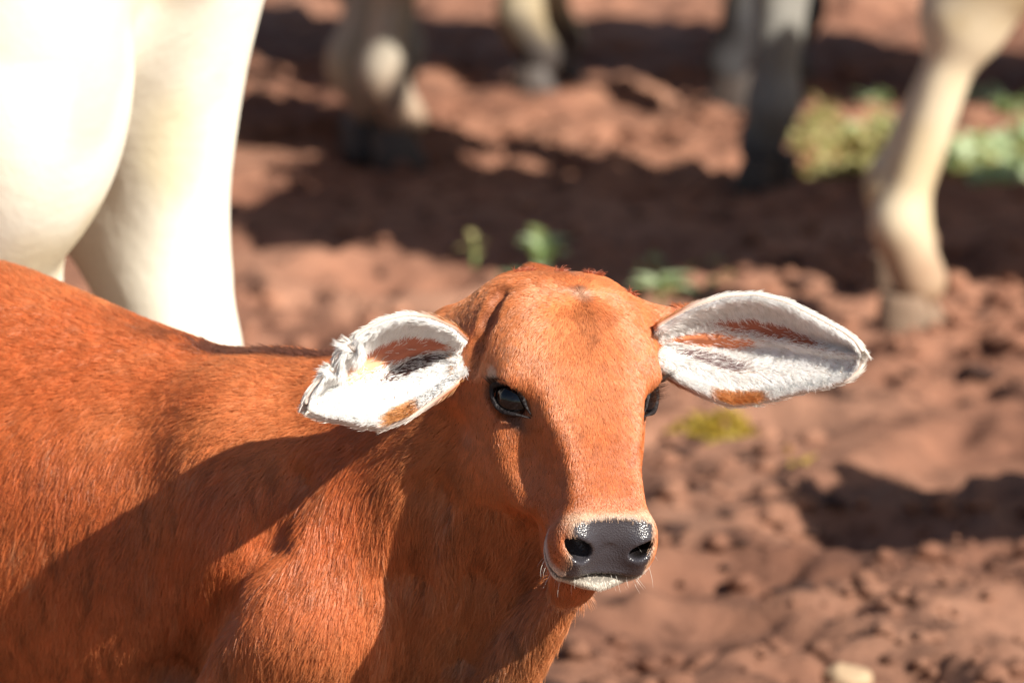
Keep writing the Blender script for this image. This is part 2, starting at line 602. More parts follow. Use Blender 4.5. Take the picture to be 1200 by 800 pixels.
# the pale stone lying in the soil
g = on_ground(990, 778); V, f = pebble(99)
bm = bmesh.new(); vs = [bm.verts.new(p) for p in V * np.array([.030, .024, .026])]
for q in f: bm.faces.new([vs[k] for k in q])
bmesh.ops.remove_doubles(bm, verts=bm.verts, dist=.004)
bmesh.ops.subdivide_edges(bm, edges=bm.edges, cuts=2, use_grid_fill=True, smooth=1.0)
bm.verts.index_update()
V = np.array([v.co[:] for v in bm.verts]) + np.array([g[0], g[1], gheight(g[0], g[1]) + .012]); f = [[v.index for v in q.verts] for q in bm.faces]; bm.free()
M_STONE = plain('pale_stone', (.46, .33, .21), .8, .2, .6, 40, .4)
st_ = mesh_obj('stone', V, f, M_STONE)
tag(st_, 'small pale stone lying in the red soil at the bottom right of the photo', 'stone')

# weeds: rosettes of soft green leaves
def leaf_material(name, rgb):
    m, nt, b = material(name)
    b.inputs['Base Color'].default_value = (*rgb, 1); b.inputs['Roughness'].default_value = .5
    tr = nt.nodes.new('ShaderNodeBsdfTranslucent'); tr.inputs[0].default_value = (rgb[0] * 1.2, rgb[1] * 1.3, rgb[2] * .8, 1)
    mx = nt.nodes.new('ShaderNodeMixShader'); mx.inputs[0].default_value = .35
    nt.links.new(b.outputs[0], mx.inputs[1]); nt.links.new(tr.outputs[0], mx.inputs[2])
    nt.links.new(mx.outputs[0], nt.nodes['Material Output'].inputs['Surface'])
    return m
M_LEAF = leaf_material('weed_leaf', (.48, .58, .36)); M_PALE = leaf_material('dry_weed_leaf', (.42, .38, .17)); M_MOSS = leaf_material('moss', (.52, .38, .07)); M_STEM = plain('weed_stem', (.20, .27, .09), .6)


def leaf(p0, dirn, up_, L, W):
    side = unit(np.cross(dirn, up_)); V = []; f = []
    for i, (s_, w_) in enumerate([(0, .12), (.25, .75), (.55, 1.0), (.82, .6), (1, .04)]):
        c = p0 + dirn * L * s_ + up_ * L * (.55 * s_ - .65 * s_ * s_)
        V += [c - side * W * w_ + up_ * W * .25 * w_, c, c + side * W * w_ + up_ * W * .25 * w_]
    for i in range(4):
        for k in (0, 1): f.append([i * 3 + k, i * 3 + k + 1, i * 3 + k + 4, i * 3 + k + 3])
    return V, f


def weed(px, py, h, nl, lab, mat=None, L=.06):
    g = on_ground(px, py); g[2] = gheight(g[0], g[1]) - .004
    root = empty('weed', g); tag(root, lab, 'weed', 'green weeds growing in the soil')
    r_ = random.Random(int(px * 7 + py))
    top = g + np.array([r_.uniform(-.01, .01), r_.uniform(-.01, .01), h]); k = 6; V = []
    for (c, rad) in ((g, .004), (top, .0022)):
        for j in range(k): V.append(c + np.array([math.cos(j * 6.283 / k) * rad, math.sin(j * 6.283 / k) * rad, 0]))
    mesh_obj('stem', V, [[j, (j + 1) % k, k + (j + 1) % k, k + j] for j in range(k)], M_STEM, root, origin=g)
    for i in range(nl):
        a_ = i * 2.4 + r_.uniform(-.4, .4); el = r_.uniform(.15, .9)
        d = unit([math.cos(a_) * math.cos(el), math.sin(a_) * math.cos(el), math.sin(el)])
        V, f = leaf(g + (top - g) * r_.uniform(.25, 1), d, unit(UPV - d * d[2]), L * r_.uniform(.7, 1.25), L * .30)
        mesh_obj('leaf', V, f, mat or M_LEAF, root, origin=g)
UPV = np.array([0., 0., 1.])
weed(634, 322, .085, 16, 'bright green weed just behind the top of the calf head', L=.058)
weed(600, 322, .04, 7, 'small faint green weed to the left of the bright one behind the calf head', L=.032)
weed(556, 316, .06, 5, 'thin pale weed standing left of the other weeds behind the calf head', M_PALE, L=.03)
weed(772, 366, .025, 14, 'green weed between the calf head and its right hand ear in the photo', L=.052)
weed(768, 300, .02, 6, 'dark green little weed at the edge of the shade above the calf head', L=.03)


def patch(name, px0, px1, py0, py1, n, mat, lab, L, lean=.8):
    VV = []; f2 = []; nb = 0
    for _ in range(n):
        a_, b_ = rng.random(), rng.random()
        if (a_ * 2 - 1) ** 2 + (b_ * 2 - 1) ** 2 > 1.0: continue
        g = on_ground(px0 + (px1 - px0) * a_, py0 + (py1 - py0) * b_); g[2] = gheight(g[0], g[1])
        if fbm(np.array([[g[0] * 6, g[1] * 6, 0]]), 2)[0] < .42: continue
        ph = rng.uniform(0, 6.28); el = rng.uniform(.2, 1.2)
        d = unit([math.cos(ph) * math.cos(el), math.sin(ph) * math.cos(el), math.sin(el)])
        V, f = leaf(g, d, unit(UPV - d * d[2]), L * rng.uniform(.5, 1.3), L * .28)
        VV += V; f2 += [[k + nb for k in q] for q in f]; nb += len(V)
    o = mesh_obj(name, VV, f2, mat); o['kind'] = 'stuff'; o['label'] = lab
    return o
patch('weed_patch', 930, 1075, 128, 212, 900, M_PALE, 'patch of pale yellowish weeds between the two cow legs', .045)
patch('weed_patch', 985, 1070, 122, 170, 330, M_LEAF, 'greener weeds at the back of the pale patch', .05)
patch('weed_patch', 1105, 1230, 120, 222, 900, M_LEAF, 'green weeds at the right edge behind the standing leg', .05)
patch('weed_patch', 1110, 1230, 140, 215, 700, M_PALE, 'pale weeds mixed into the green ones at the right edge', .045)
patch('moss_patch', 775, 890, 478, 514, 2200, M_MOSS, 'low yellow green moss on the soil right of the calf face', .022)
patch('moss_patch', 915, 970, 528, 562, 400, M_MOSS, 'small mossy spot on the soil beyond the calf face', .014)
patch('moss_patch', 740, 860, 310, 350, 300, M_PALE, 'dry pale growth on the soil above the right hand ear', .02)


# ------------------------------------------------------------------ cows
UP = np.array([0.0, 0.0, 1.0])


def claws(name, p0, fwd, right, size, mat, parent, origin):
    V = []; f = []
    for s in (-1, 1):
        rings = [(0.0, 1.0, 1.0), (.35, .93, .95), (.75, .80, .80), (1.0, .72, .66)]
        b0 = len(V); k = 12
        for (zz, ln, wd) in rings:
            for j in range(k):
                q = 2 * math.pi * j / k
                lx = (math.cos(q) * .62 * ln + .10 - .16 * zz) * size * (1.15 if math.cos(q) > 0 else .85)
                ly = math.sin(q) * .36 * wd * size + s * .40 * size
                V.append(p0 + fwd * lx + right * ly + UP * (zz * size * .85 + .001))
        for a in range(len(rings) - 1):
            for j in range(k):
                f.append([b0 + a * k + j, b0 + a * k + (j + 1) % k, b0 + (a + 1) * k + (j + 1) % k, b0 + (a + 1) * k + j])
        f.append([b0 + j for j in range(k)][::-1]); f.append([b0 + 3 * k + j for j in range(k)])
    return mesh_obj(name, V, f, mat, parent, origin=origin, smooth=False)


def cow(name, cat, lab, group, origin, ang, fore, hind, tone, low_tone, size=1.0, res=.016, slim=1.0, lean=.8, leanf=.8, mud_shade=(.24, .04), hslim=1.0, horn=None, tail_up=False, head_low=0.0, extra=None, stains=()):
    """fore and hind: world (x, y) of the left and the right foot; ang: heading, counted from +x"""
    F_ = np.array([math.cos(ang), math.sin(ang), 0.0]); L_ = np.array([-math.sin(ang), math.cos(ang), 0.0])
    O = np.array([origin[0], origin[1], 0.0])
    def W(u, v, w): return O + (F_ * u + L_ * v + UP * w) * size
    def foot(xy, z): return np.array([xy[0], xy[1], z * size])
    k = size; parts = []; m_ = size * slim
    parts.append((loft(W(.85, 0, 0), -F_, L_, UP, np.array([0, .1, .25, .45, .75, 1.05, 1.35, 1.55, 1.66, 1.72]) * k,
        np.array([.10, .17, .20, .23, .30, .32, .27, .21, .15, .08]) * k,
        np.array([1.12, 1.22, 1.34, 1.42, 1.33, 1.32, 1.36, 1.33, 1.27, 1.18]) * k,
        np.array([.80, .70, .66, .63, .60, .60, .68, .80, .90, 1.0]) * k, 2.2, .05), .05 * k, 1))
    for i, s in enumerate((1, -1)):
        fx = foot(fore[i], 0); T = fx - W(.50, s * .14, 0)
        knee = W(.50, s * .14, .41) + T * .45
        parts.append((cone(W(.52, s * .15, 1.05), W(.58, s * .17, .82), .16 * k, .13 * k), .1 * k, 1))
        parts.append((cone(W(.50, s * .15, .78), knee, .105 * m_, .058 * m_), .06 * k, 1))
        parts.append((blob(knee + UP * .01, np.array([.058, .060, .085]) * m_, np.stack([F_, L_, UP])), .03 * k, 1))
        fet = foot(fore[i], .175) - F_ * .02 * k
        parts.append((cone(knee, fet + UP * .03 * k, .044 * m_, .040 * m_), .03 * k, 1))
        parts.append((blob(fet, np.array([.048, .048, .062]) * m_, np.stack([F_, L_, UP])), .04 * k, 1))
        parts.append((cone(fet, foot(fore[i], .088) + F_ * .025 * k, .043 * m_, .047 * m_), .02 * k, 1))
        hx = foot(hind[i], 0); T = hx - W(-.66, s * .16, 0)
        hock = W(-.72, s * .16, .54) + F_ * (T @ F_) * leanf + L_ * (T @ L_) * lean
        parts.append((cone(W(-.58, s * .15, 1.08), W(-.46, s * .20, .86), .20 * k, .155 * k), .1 * k, 1))
        parts.append((cone(W(-.50, s * .19, .88), hock, .150 * k * hslim, .062 * k * hslim), .08 * k, 1))
        parts.append((cone(W(-.70, s * .13, 1.02), hock + UP * .10 * k, .13 * k * hslim, .040 * k), .08 * k, 1))
        parts.append((blob(hock, np.array([.075, .055, .085]) * k, np.stack([F_, L_, UP])), .03 * k, 1))
        fet = foot(hind[i], .175) - F_ * .008 * k
        parts.append((cone(hock, fet + UP * .03 * k, .046 * m_, .041 * m_), .03 * k, 1))
        parts.append((blob(fet, np.array([.050, .050, .058]) * m_, np.stack([F_, L_, UP])), .04 * k, 1))
        parts.append((cone(fet, foot(hind[i], .088) + F_ * .025 * k, .044 * m_, .048 * m_), .02 * k, 1))
    hz = 1.38 - head_low
    parts.append((cone(W(.70, 0, 1.08), W(1.12, 0, hz - .05), .20 * k, .13 * k), .12 * k, 1))
    parts.append((cone(W(.72, 0, .80), W(1.08, 0, hz - .20), .06 * k, .05 * k), .08 * k, 1))
    parts.append((cone(W(1.14, 0, hz), W(1.42, 0, hz - .34), .125 * k, .07 * k), .06 * k, 1))
    for s in (-1, 1):
        parts.append((cone(W(1.12, s * .10, hz + .02), W(1.06, s * .30, hz - .08), .05 * k, .025 * k), .03 * k, 1))
        parts.append((cone(W(1.12, s * .07, hz + .09), W(1.10, s * .14, hz + .22), .03 * k, .014 * k), .02 * k, 1))
    parts.append((blob(W(.42, 0, 1.46), np.array([.14, .08, .10]) * k, np.stack([F_, L_, UP])), .08 * k, 1))
    if tail_up:
        parts.append((cone(W(-.84, 0, 1.22), W(-.84, -.22, 1.16), .035 * k, .022 * k), .03 * k, 1))
        parts.append((cone(W(-.84, -.22, 1.16), W(-.60, -.42, 1.12), .022 * k, .035 * k), .03 * k, 1))
    else:
        parts.append((cone(W(-.86, 0, 1.20), W(-.92, 0, .78), .035 * k, .020 * k), .03 * k, 1))
        parts.append((cone(W(-.92, 0, .78), W(-.90, 0, .50), .020 * k, .035 * k), .03 * k, 1))
    if extra: parts += extra(W, k)
    sdf = union(parts)
    r_ = 1.75 * k
    P, Q = polygonise(sdf, (O[0] - r_, O[1] - r_, -.02), (O[0] + r_, O[1] + r_, 1.75 * k), res, snap=1)
    root = empty(name, O); tag(root, lab, cat, group)
    o = mesh_obj('body', P, Q, M_WHITE_HIDE, root, origin=O)
    z = P[:, 2] / k
    nz = fbm(P * 7, 3)
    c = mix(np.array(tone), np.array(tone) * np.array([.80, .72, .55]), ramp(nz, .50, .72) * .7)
    c = mix(c, np.array(low_tone), ramp(z + (nz - .5) * .25 * (mud_shade[0] / .24), *mud_shade) * .92)
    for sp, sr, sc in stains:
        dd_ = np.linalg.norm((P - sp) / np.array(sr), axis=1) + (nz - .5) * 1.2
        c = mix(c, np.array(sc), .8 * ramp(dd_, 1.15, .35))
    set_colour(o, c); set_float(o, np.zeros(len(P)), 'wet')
    for xy in list(fore) + list(hind):
        claws('hoof', np.array([xy[0], xy[1], -.008]), F_, L_, .088 * k, horn or M_HOOF, root, O)
    return root


def gxy(px, py):
    g = on_ground(px, py); return np.array([g[0], g[1]])


def herd(foot_xy, which, ang):
    """origin of a cow whose given foot stands at foot_xy"""
    F_ = np.array([math.cos(ang), math.sin(ang)]); L_ = np.array([-math.sin(ang), math.cos(ang)])
    u, v = which
    return foot_xy - F_ * u - L_ * v, F_, L_


HERD = 'pale cows standing behind the calf'
CREAM = (.82, .78, .66); TAN = (.66, .56, .40); GREY = (.27, .26, .235); MUD = (.27, .15, .09)

# the white cow in front at the left: seen from behind its left hip
fl, fr = np.array([-.577, 6.10]), np.array([-.424, 6.36])
F_ = unit(np.array([-.77, .64])); L_ = np.array([-F_[1], F_[0]])
O = (fl + fr) / 2 + F_ * .66
cow('cow', 'cow', 'big bright white cow at the left edge close behind the calf', HERD, O, math.atan2(F_[1], F_[0]),
    [O + F_ * .5 + L_ * .15, O + F_ * .5 - L_ * .15], [fl, fr], CREAM, MUD, res=.012, tail_up=True, hslim=.87,
    stains=[(at(205, 165, 6.28), (.050, .2, .075), (.72, .64, .44)), (at(60, 280, 6.1), (.10, .2, .05), (.66, .56, .36)), (at(130, 60, 6.05), (.03, .2, .10), (.74, .68, .52))],
    extra=lambda W, k: [(blob(at(8, 70, 6.02), (.135, .16, .225)), .06, 1), (cone(at(-40, 200, 6.05), at(-70, 430, 6.1), .10, .075), .06, 1)])

# the cow at the right, facing right: its sunlit hind leg is stretched back into the picture
f0 = gxy(1060, 388); ang = math.radians(-14)
O, F_, L_ = herd(f0, (-.88, -.20), ang)
cow('cow', 'cow', 'cream cow whose sunlit hind leg stands at the right behind the ear', HERD, O, ang,
    [O + F_ * .5 + L_ * .14, O + F_ * .42 - L_ * .14], [f0 + L_ * .40 - F_ * .085, f0], TAN, MUD, size=1.0, res=.012, slim=.95, tail_up=True, leanf=.3, horn=M_MUDDY)

# the cow with dark hooves left of it, walking away
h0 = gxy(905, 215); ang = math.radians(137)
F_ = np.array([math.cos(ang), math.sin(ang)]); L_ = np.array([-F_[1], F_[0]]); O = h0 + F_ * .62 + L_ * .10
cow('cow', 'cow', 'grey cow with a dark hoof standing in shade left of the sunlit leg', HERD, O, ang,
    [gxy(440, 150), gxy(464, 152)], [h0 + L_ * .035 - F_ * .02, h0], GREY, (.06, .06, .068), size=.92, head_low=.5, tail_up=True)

# the cow with two overlapping legs at the upper left
f0, f1 = gxy(460, 190), gxy(422, 179); ang = math.radians(5)
O, F_, L_ = herd((f0 + f1) / 2, (.45, 0), ang)
cow('cow', 'cow', 'grey cow with a light patch across its legs at the upper left', HERD, O, ang,
    [f1, f0], [O - F_ * .66 + L_ * .15, O - F_ * .72 - L_ * .15], (.46, .41, .33), MUD, slim=.95)

# the far cow behind, one dark leg at the top
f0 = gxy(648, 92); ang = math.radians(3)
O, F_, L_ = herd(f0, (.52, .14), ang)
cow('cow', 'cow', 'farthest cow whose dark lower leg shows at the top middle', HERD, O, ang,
    [f0, O + F_ * .45 - L_ * .14], [O - F_ * .66 + L_ * .15, O - F_ * .72 - L_ * .15], (.42, .36, .26), (.035, .03, .035), mud_shade=(.24, .15))  # dark lower legs: shade put into the low tone

# the cow behind the grey one, one leg just left of that hoof
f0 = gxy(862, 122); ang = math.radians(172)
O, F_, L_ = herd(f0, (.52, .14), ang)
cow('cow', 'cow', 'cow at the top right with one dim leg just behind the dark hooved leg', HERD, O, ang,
    [f0, O + F_ * .42 - L_ * .14], [O - F_ * .66 + L_ * .15, O - F_ * .72 - L_ * .15], (.10, .095, .09), (.05, .05, .055), mud_shade=(.5, .2))  # shade on the leg is put into its coat and low tone

# more of the herd beyond the right edge: their shade lies on the ground in the picture
O = np.array([2.35, 9.75]); ang = math.radians(172); F_ = np.array([math.cos(ang), math.sin(ang)]); L_ = np.array([-F_[1], F_[0]])
cow('cow', 'cow', 'cow outside the right edge that shades the ground at the right', HERD, O, ang,
    [O + F_ * .5 + L_ * .14, O + F_ * .5 - L_ * .14], [O - F_ * .66 + L_ * .15, O - F_ * .72 - L_ * .15], TAN, MUD)
O = np.array([2.25, 11.75]); ang = math.radians(176); F_ = np.array([math.cos(ang), math.sin(ang)]); L_ = np.array([-F_[1], F_[0]])
cow('cow', 'cow', 'cow outside the right edge that shades the ground at the top right corner', HERD, O, ang,
    [O + F_ * .5 + L_ * .14, O + F_ * .5 - L_ * .14], [O - F_ * .66 + L_ * .15, O - F_ * .72 - L_ * .15], TAN, MUD)
O = np.array([1.76, 7.33]); ang = math.radians(170); F_ = np.array([math.cos(ang), math.sin(ang)]); L_ = np.array([-F_[1], F_[0]])
cow('young_calf', 'calf', 'second calf outside the right edge that shades the near soil', None, O, ang,
    [O + F_ * .28 + L_ * .07, O + F_ * .28 - L_ * .07], [O - F_ * .36 + L_ * .08, O - F_ * .36 - L_ * .08], (.36, .12, .04), (.30, .10, .04), size=.60, head_low=.45)


# ------------------------------------------------------------------ calf
CALF_D = 5.2
YAW, TILT, TS = math.radians(23), math.radians(23), 0.885
C_B = -C_F
Fh = C_R * math.sin(YAW) + C_B * math.cos(YAW)
H_A = -C_U * math.cos(TILT) + Fh * math.sin(TILT)          # down the face
H_N = Fh * math.cos(TILT) + C_U * math.sin(TILT)           # out of the face
H_X = C_R * math.cos(YAW) - C_B * math.sin(YAW)            # to the calf's left, the picture's right
H_O = at(672, 322, 5.20)


def head(t, x=0.0, n=0.0):
    return H_O + H_A * (t * TS) + H_X * x + H_N * n


B_ANG = math.radians(30)
B_F = np.array([math.cos(B_ANG), -math.sin(B_ANG), 0.0])   # body forward: to the right and towards the camera
B_R = np.array([-math.sin(B_ANG), -math.cos(B_ANG), 0.0])  # its right side, the one in view
UP = np.array([0.0, 0.0, 1.0])
W0 = at(300, 428, 5.47); WZ = W0[2]


def body(u, v, w):
    return np.array([W0[0], W0[1], 0.0]) + B_F * u + B_R * v + UP * w


def mirrored(fn):
    return [fn(-1), fn(1)]


parts = []
# trunk: along -B_F from the chest to the rump
parts.append((loft(body(0.20, 0, 0.0), -B_F, B_R, UP,
                   [0.0, 0.06, 0.12, 0.20, 0.35, 0.50, 0.65, 0.80, 0.92, 0.98],
                   [0.060, 0.092, 0.108, 0.118, 0.140, 0.155, 0.155, 0.14, 0.10, 0.05],
                   [WZ - .17, WZ - .10, WZ - .045, WZ + .000, WZ + .030, WZ + .070, WZ + .085, WZ + .080, WZ + .03, WZ - .05],
                   [WZ - .33, WZ - .35, WZ - .36, WZ - .365, WZ - .36, WZ - .345, WZ - .33, WZ - .31, WZ - .27, WZ - .2],
                   2.1, 0.05), 0.01, 1))
# shoulder blades and upper arms
for s in (-1, 1):
    parts.append((cone(body(0.02, s * .060, WZ - .06), body(0.12, s * .098, WZ - .22), .050, .062), .07, 1))
    parts.append((cone(body(0.12, s * .098, WZ - .22), body(0.03, s * .105, WZ - .36), .062, .050), .05, 1))
    parts.append((cone(body(0.03, s * .105, WZ - .36), body(0.07, s * .085, WZ - .52), .046, .026), .05, 1))
    parts.append((cone(body(0.07, s * .085, 0.235), body(0.075, s * .08, 0.07), .023, .020), .03, 1))
    parts.append((cone(body(0.075, s * .08, 0.08), body(0.10, s * .08, 0.03), .024, .028), .02, 1))
    # hind leg
    parts.append((cone(body(-0.60, s * .10, WZ - .16), body(-0.52, s * .12, WZ - .32), .12, .075), .08, 1))
    parts.append((cone(body(-0.52, s * .11, WZ - .32), body(-0.70, s * .085, 0.29), .07, .032), .06, 1))
    parts.append((cone(body(-0.70, s * .085, 0.30), body(-0.66, s * .08, 0.07), .028, .021), .03, 1))
    parts.append((cone(body(-0.66, s * .08, 0.08), body(-0.63, s * .08, 0.03), .024, .028), .02, 1))
# tail
parts.append((cone(body(-0.77, 0, WZ + .0), body(-0.83, 0, WZ - .25), .022, .012), .03, 1))
parts.append((cone(body(-0.83, 0, WZ - .25), body(-0.82, 0.02, WZ - .44), .012, .02), .03, 1))
# neck
N0 = body(0.10, -0.005, WZ - .16)
N1 = head(0.085, -0.012, -0.105)
parts.append((cone(N0, N1, .118, .082), .09, 1))
parts.append((cone(body(0.06, 0, WZ - .06), head(0.060, -0.01, -0.10), .046, .050), .07, 1))      # crest
parts.append((cone(body(0.20, 0.0, WZ - .24), head(0.15, -0.01, -0.135), .070, .048), .06, 1))    # throat
parts.append((cone(at(668, 690, 5.255), at(598, 800, 5.32), .010, .022), .07, 1))   # dewlap
# head
HEAD = loft(head(0), H_A, H_X, H_N,
            np.array([-.032, -.024, -.006, .04, .07, .10, .13, .16, .19, .22, .25, .275, .295, .308]) * TS,
            [.030, .047, .060, .070, .074, .074, .070, .062, .053, .047, .0440, .0455, .0445, .038],
            [-.066, -.040, -.014, .002, .003, .003, .001, -.001, -.001, -.004, -.005, -.012, -.028, -.048],
            [-.085, -.105, -.120, -.135, -.142, -.147, -.150, -.147, -.130, -.108, -.092, -.082, -.076, -.070],
            2.9, 0.30)
parts.append((HEAD, .035, 1))
parts.append((loft(head(0), H_A, H_X, H_N, np.array([.02, .05, .10, .15, .20, .25, .268]) * TS,
    [.040, .050, .049, .041, .033, .029, .027], [-.006, .006, .008, .006, .003, .000, -.004], [-.03, -.03, -.03, -.03, -.03, -.03, -.03], 3.0, 0.0), .020, 1))
for s in (-1, 1):
    parts.append((blob(head(.096, s * .063, -.024), (.026, .0115, .0125), np.stack([unit(H_A + s * .25 * H_X), unit(H_X - s * .25 * H_A), H_N])), .022, 1))   # brow
    parts.append((blob(head(.175, s * .050, -.062), (.050, .016, .030), np.stack([H_A, H_X, H_N])), .03, 1))   # cheek bone
    parts.append((blob(head(.150, s * .052, -.112), (.045, .022, .030), np.stack([H_A, H_X, H_N])), .03, 1))   # jaw muscle
    parts.append((cone(head(.040, s * .044, -.064), at(800, 394, 5.290) if s > 0 else at(535, 398, 5.262), .034, .025), .04, 1))          # ear root
    parts.append((blob(head(.285, s * .031, -.034), (.022, .016, .026), np.stack([H_A, H_X, H_N])), .02, 1))   # upper lip side
    parts.append((blob(head(.160, s * .074, -.026), (.022, .011, .014), np.stack([H_A, H_X, H_N])), .03, -1))   # hollow before the eye
    parts.append((blob(head(.210, s * .060, -.035), (.030, .012, .022), np.stack([H_A, H_X, H_N])), .03, -1))   # hollow of the cheek
    #parts.append((blob(head(.006, s * .046, -.024), (.012, .014, .012), np.stack([H_A, H_X, H_N])), .04, 1))     # horn bud
# chin and lower lip
parts.append((blob(head(.295, 0, -.0645), (.020, .027, .0105), np.stack([H_A, H_X, H_N])), .010, 1))
parts.append((blob(at(668, 686, 5.205), (.017, .020, .0145)), .014, 1))
parts.append((blob(head(.262, 0, -.098), (.040, .028, .020), np.stack([H_A, H_X, H_N])), .02, 1))
# mouth groove
parts.append((blob(head(.304, 0, -.0515), (.036, .060, .0024), np.stack([H_A, H_X, H_N])), .006, -1))
# nostrils and eye sockets
for s in (-1, 1):
    ax = unit(H_N * .75 + H_A * .35 + H_X * s * .35)
    bx = unit(np.cross(ax, H_A)); cx = np.cross(bx, ax)
    e1 = unit(H_X * -s * .62 - H_N * .45 + H_A * .35); e2 = unit(np.cross(e1, ax)); e3 = np.cross(e1, e2)
    parts.append((blob(head(.288, s * .0305, -.0255), (.0150 if s < 0 else .0125, .0100 if s < 0 else .0075, .020), np.stack([e1, e2, e3])), .006, -1))
    parts.append((blob(head(.284, s * .0300, -.052), (.020, .0165, .0135), np.stack([H_A, H_X, H_N])), .010, 1))    # the lips at the sides
EYE = {}
for s in (-1, 1):
    EYE[s] = head(.122, s * .0675, -.033)
    parts.append((blob(EYE[s] + H_X * s * .006, (.021, .013, .0145), np.stack([unit(H_A * .75 + H_N * .45 - H_X * s * .4), H_X, unit(H_N * .85 - H_A * .5)])), .010, -1))
CALF_SDF = union(parts)

def surface_at(px, py, d0=4.95, d1=5.7):
    ds = np.linspace(d0, d1, 400)
    v = CALF_SDF(np.array([at(px, py, d) for d in ds], np.float32))
    k = np.where(v < 0)[0]
    return at(px, py, ds[k[0]] if len(k) else 5.4)


# skin folds: behind the upper arm, on the shoulder, down the neck
folds = []
for line, r0_, k_ in (([(345, 560), (312, 620), (262, 700), (205, 790), (180, 850)], .011, .035),
                      ([(590, 343), (574, 372), (563, 405), (556, 432)], .0028, .012),
                      ([(528, 500), (505, 580), (480, 680), (470, 800)], .008, .03),
                      ([(575, 600), (560, 680), (545, 770)], .006, .025)):
    q = [surface_at(*c_) for c_ in line]
    for a_, b_ in zip(q[:-1], q[1:]):
        folds.append((cone(a_, b_, r0_, r0_), k_, -1))
q = [surface_at(*c_) for c_ in ((306, 485), (300, 512), (306, 540))]

parts += folds
CALF_SDF = union(parts)
_q = [surface_at(*c_) for c_ in ((592, 341), (575, 372), (564, 405), (557, 434))]
CREASE = list(zip(_q[:-1], _q[1:]))
P, F = polygonise(CALF_SDF, (-1.05, 4.85, -0.02), (0.30, 6.20, 1.02), 0.004 if not QUICK else 0.005)

# finer faces on the head
hq = (P - H_O) @ np.stack([H_A, H_X, H_N]).T
fc = hq[F].mean(1)
sel = (fc[:, 0] > -.06) & (fc[:, 0] < .35) & (np.abs(fc[:, 1]) < .12) & (fc[:, 2] > -.13)
bm = bmesh.new()
vs = [bm.verts.new(p) for p in P]
fs = []
for f in F:
    try: fs.append(bm.faces.new([vs[k] for k in f]))
    except ValueError: fs.append(None)
edges = set()
for k in np.where(sel)[0]:
    if fs[k] is not None: edges.update(fs[k].edges)
bmesh.ops.subdivide_edges(bm, edges=list(edges), cuts=1, use_grid_fill=True)
bmesh.ops.triangulate(bm, faces=[f for f in bm.faces if len(f.verts) > 4])
bm.verts.index_update()
P = np.array([v.co[:] for v in bm.verts])
for _ in range(2): P = settle(CALF_SDF, P)
TRI = []
for f in bm.faces:
    q = [v.index for v in f.verts]
    for k in range(1, len(q) - 1): TRI.append((q[0], q[k], q[k + 1]))
TRI = np.array(TRI)
bm.free()
NRM = rows_unit(gradient(CALF_SDF, P, .0015))


# --- markings of the coat, with some shade put into the colour
def head_coords(p):
    q = (p - H_O) @ np.stack([H_A, H_X, H_N]).T
    return q[:, 0] / TS, q[:, 1], q[:, 2]


def body_coords(p):
    q = p - np.array([W0[0], W0[1], 0.0])
    return q @ B_F, q @ B_R, q[:, 2]


def in_head(p):
    t, x, n = head_coords(p)
    return ramp(n, -.135, -.085) * ramp(np.abs(x), .13, .11) * ramp(t, -.07, -.03)


def nose_pad(p):
    t, x, n = head_coords(p)
    wid = .0400 + 0 * n
    a = ramp(np.abs(x), wid + .004, wid - .004)
    return a * ramp(t, .2645 + 3. * np.abs(x) ** 2, .2715 + 3. * np.abs(x) ** 2) * ramp(n, -.0525, -.0495)


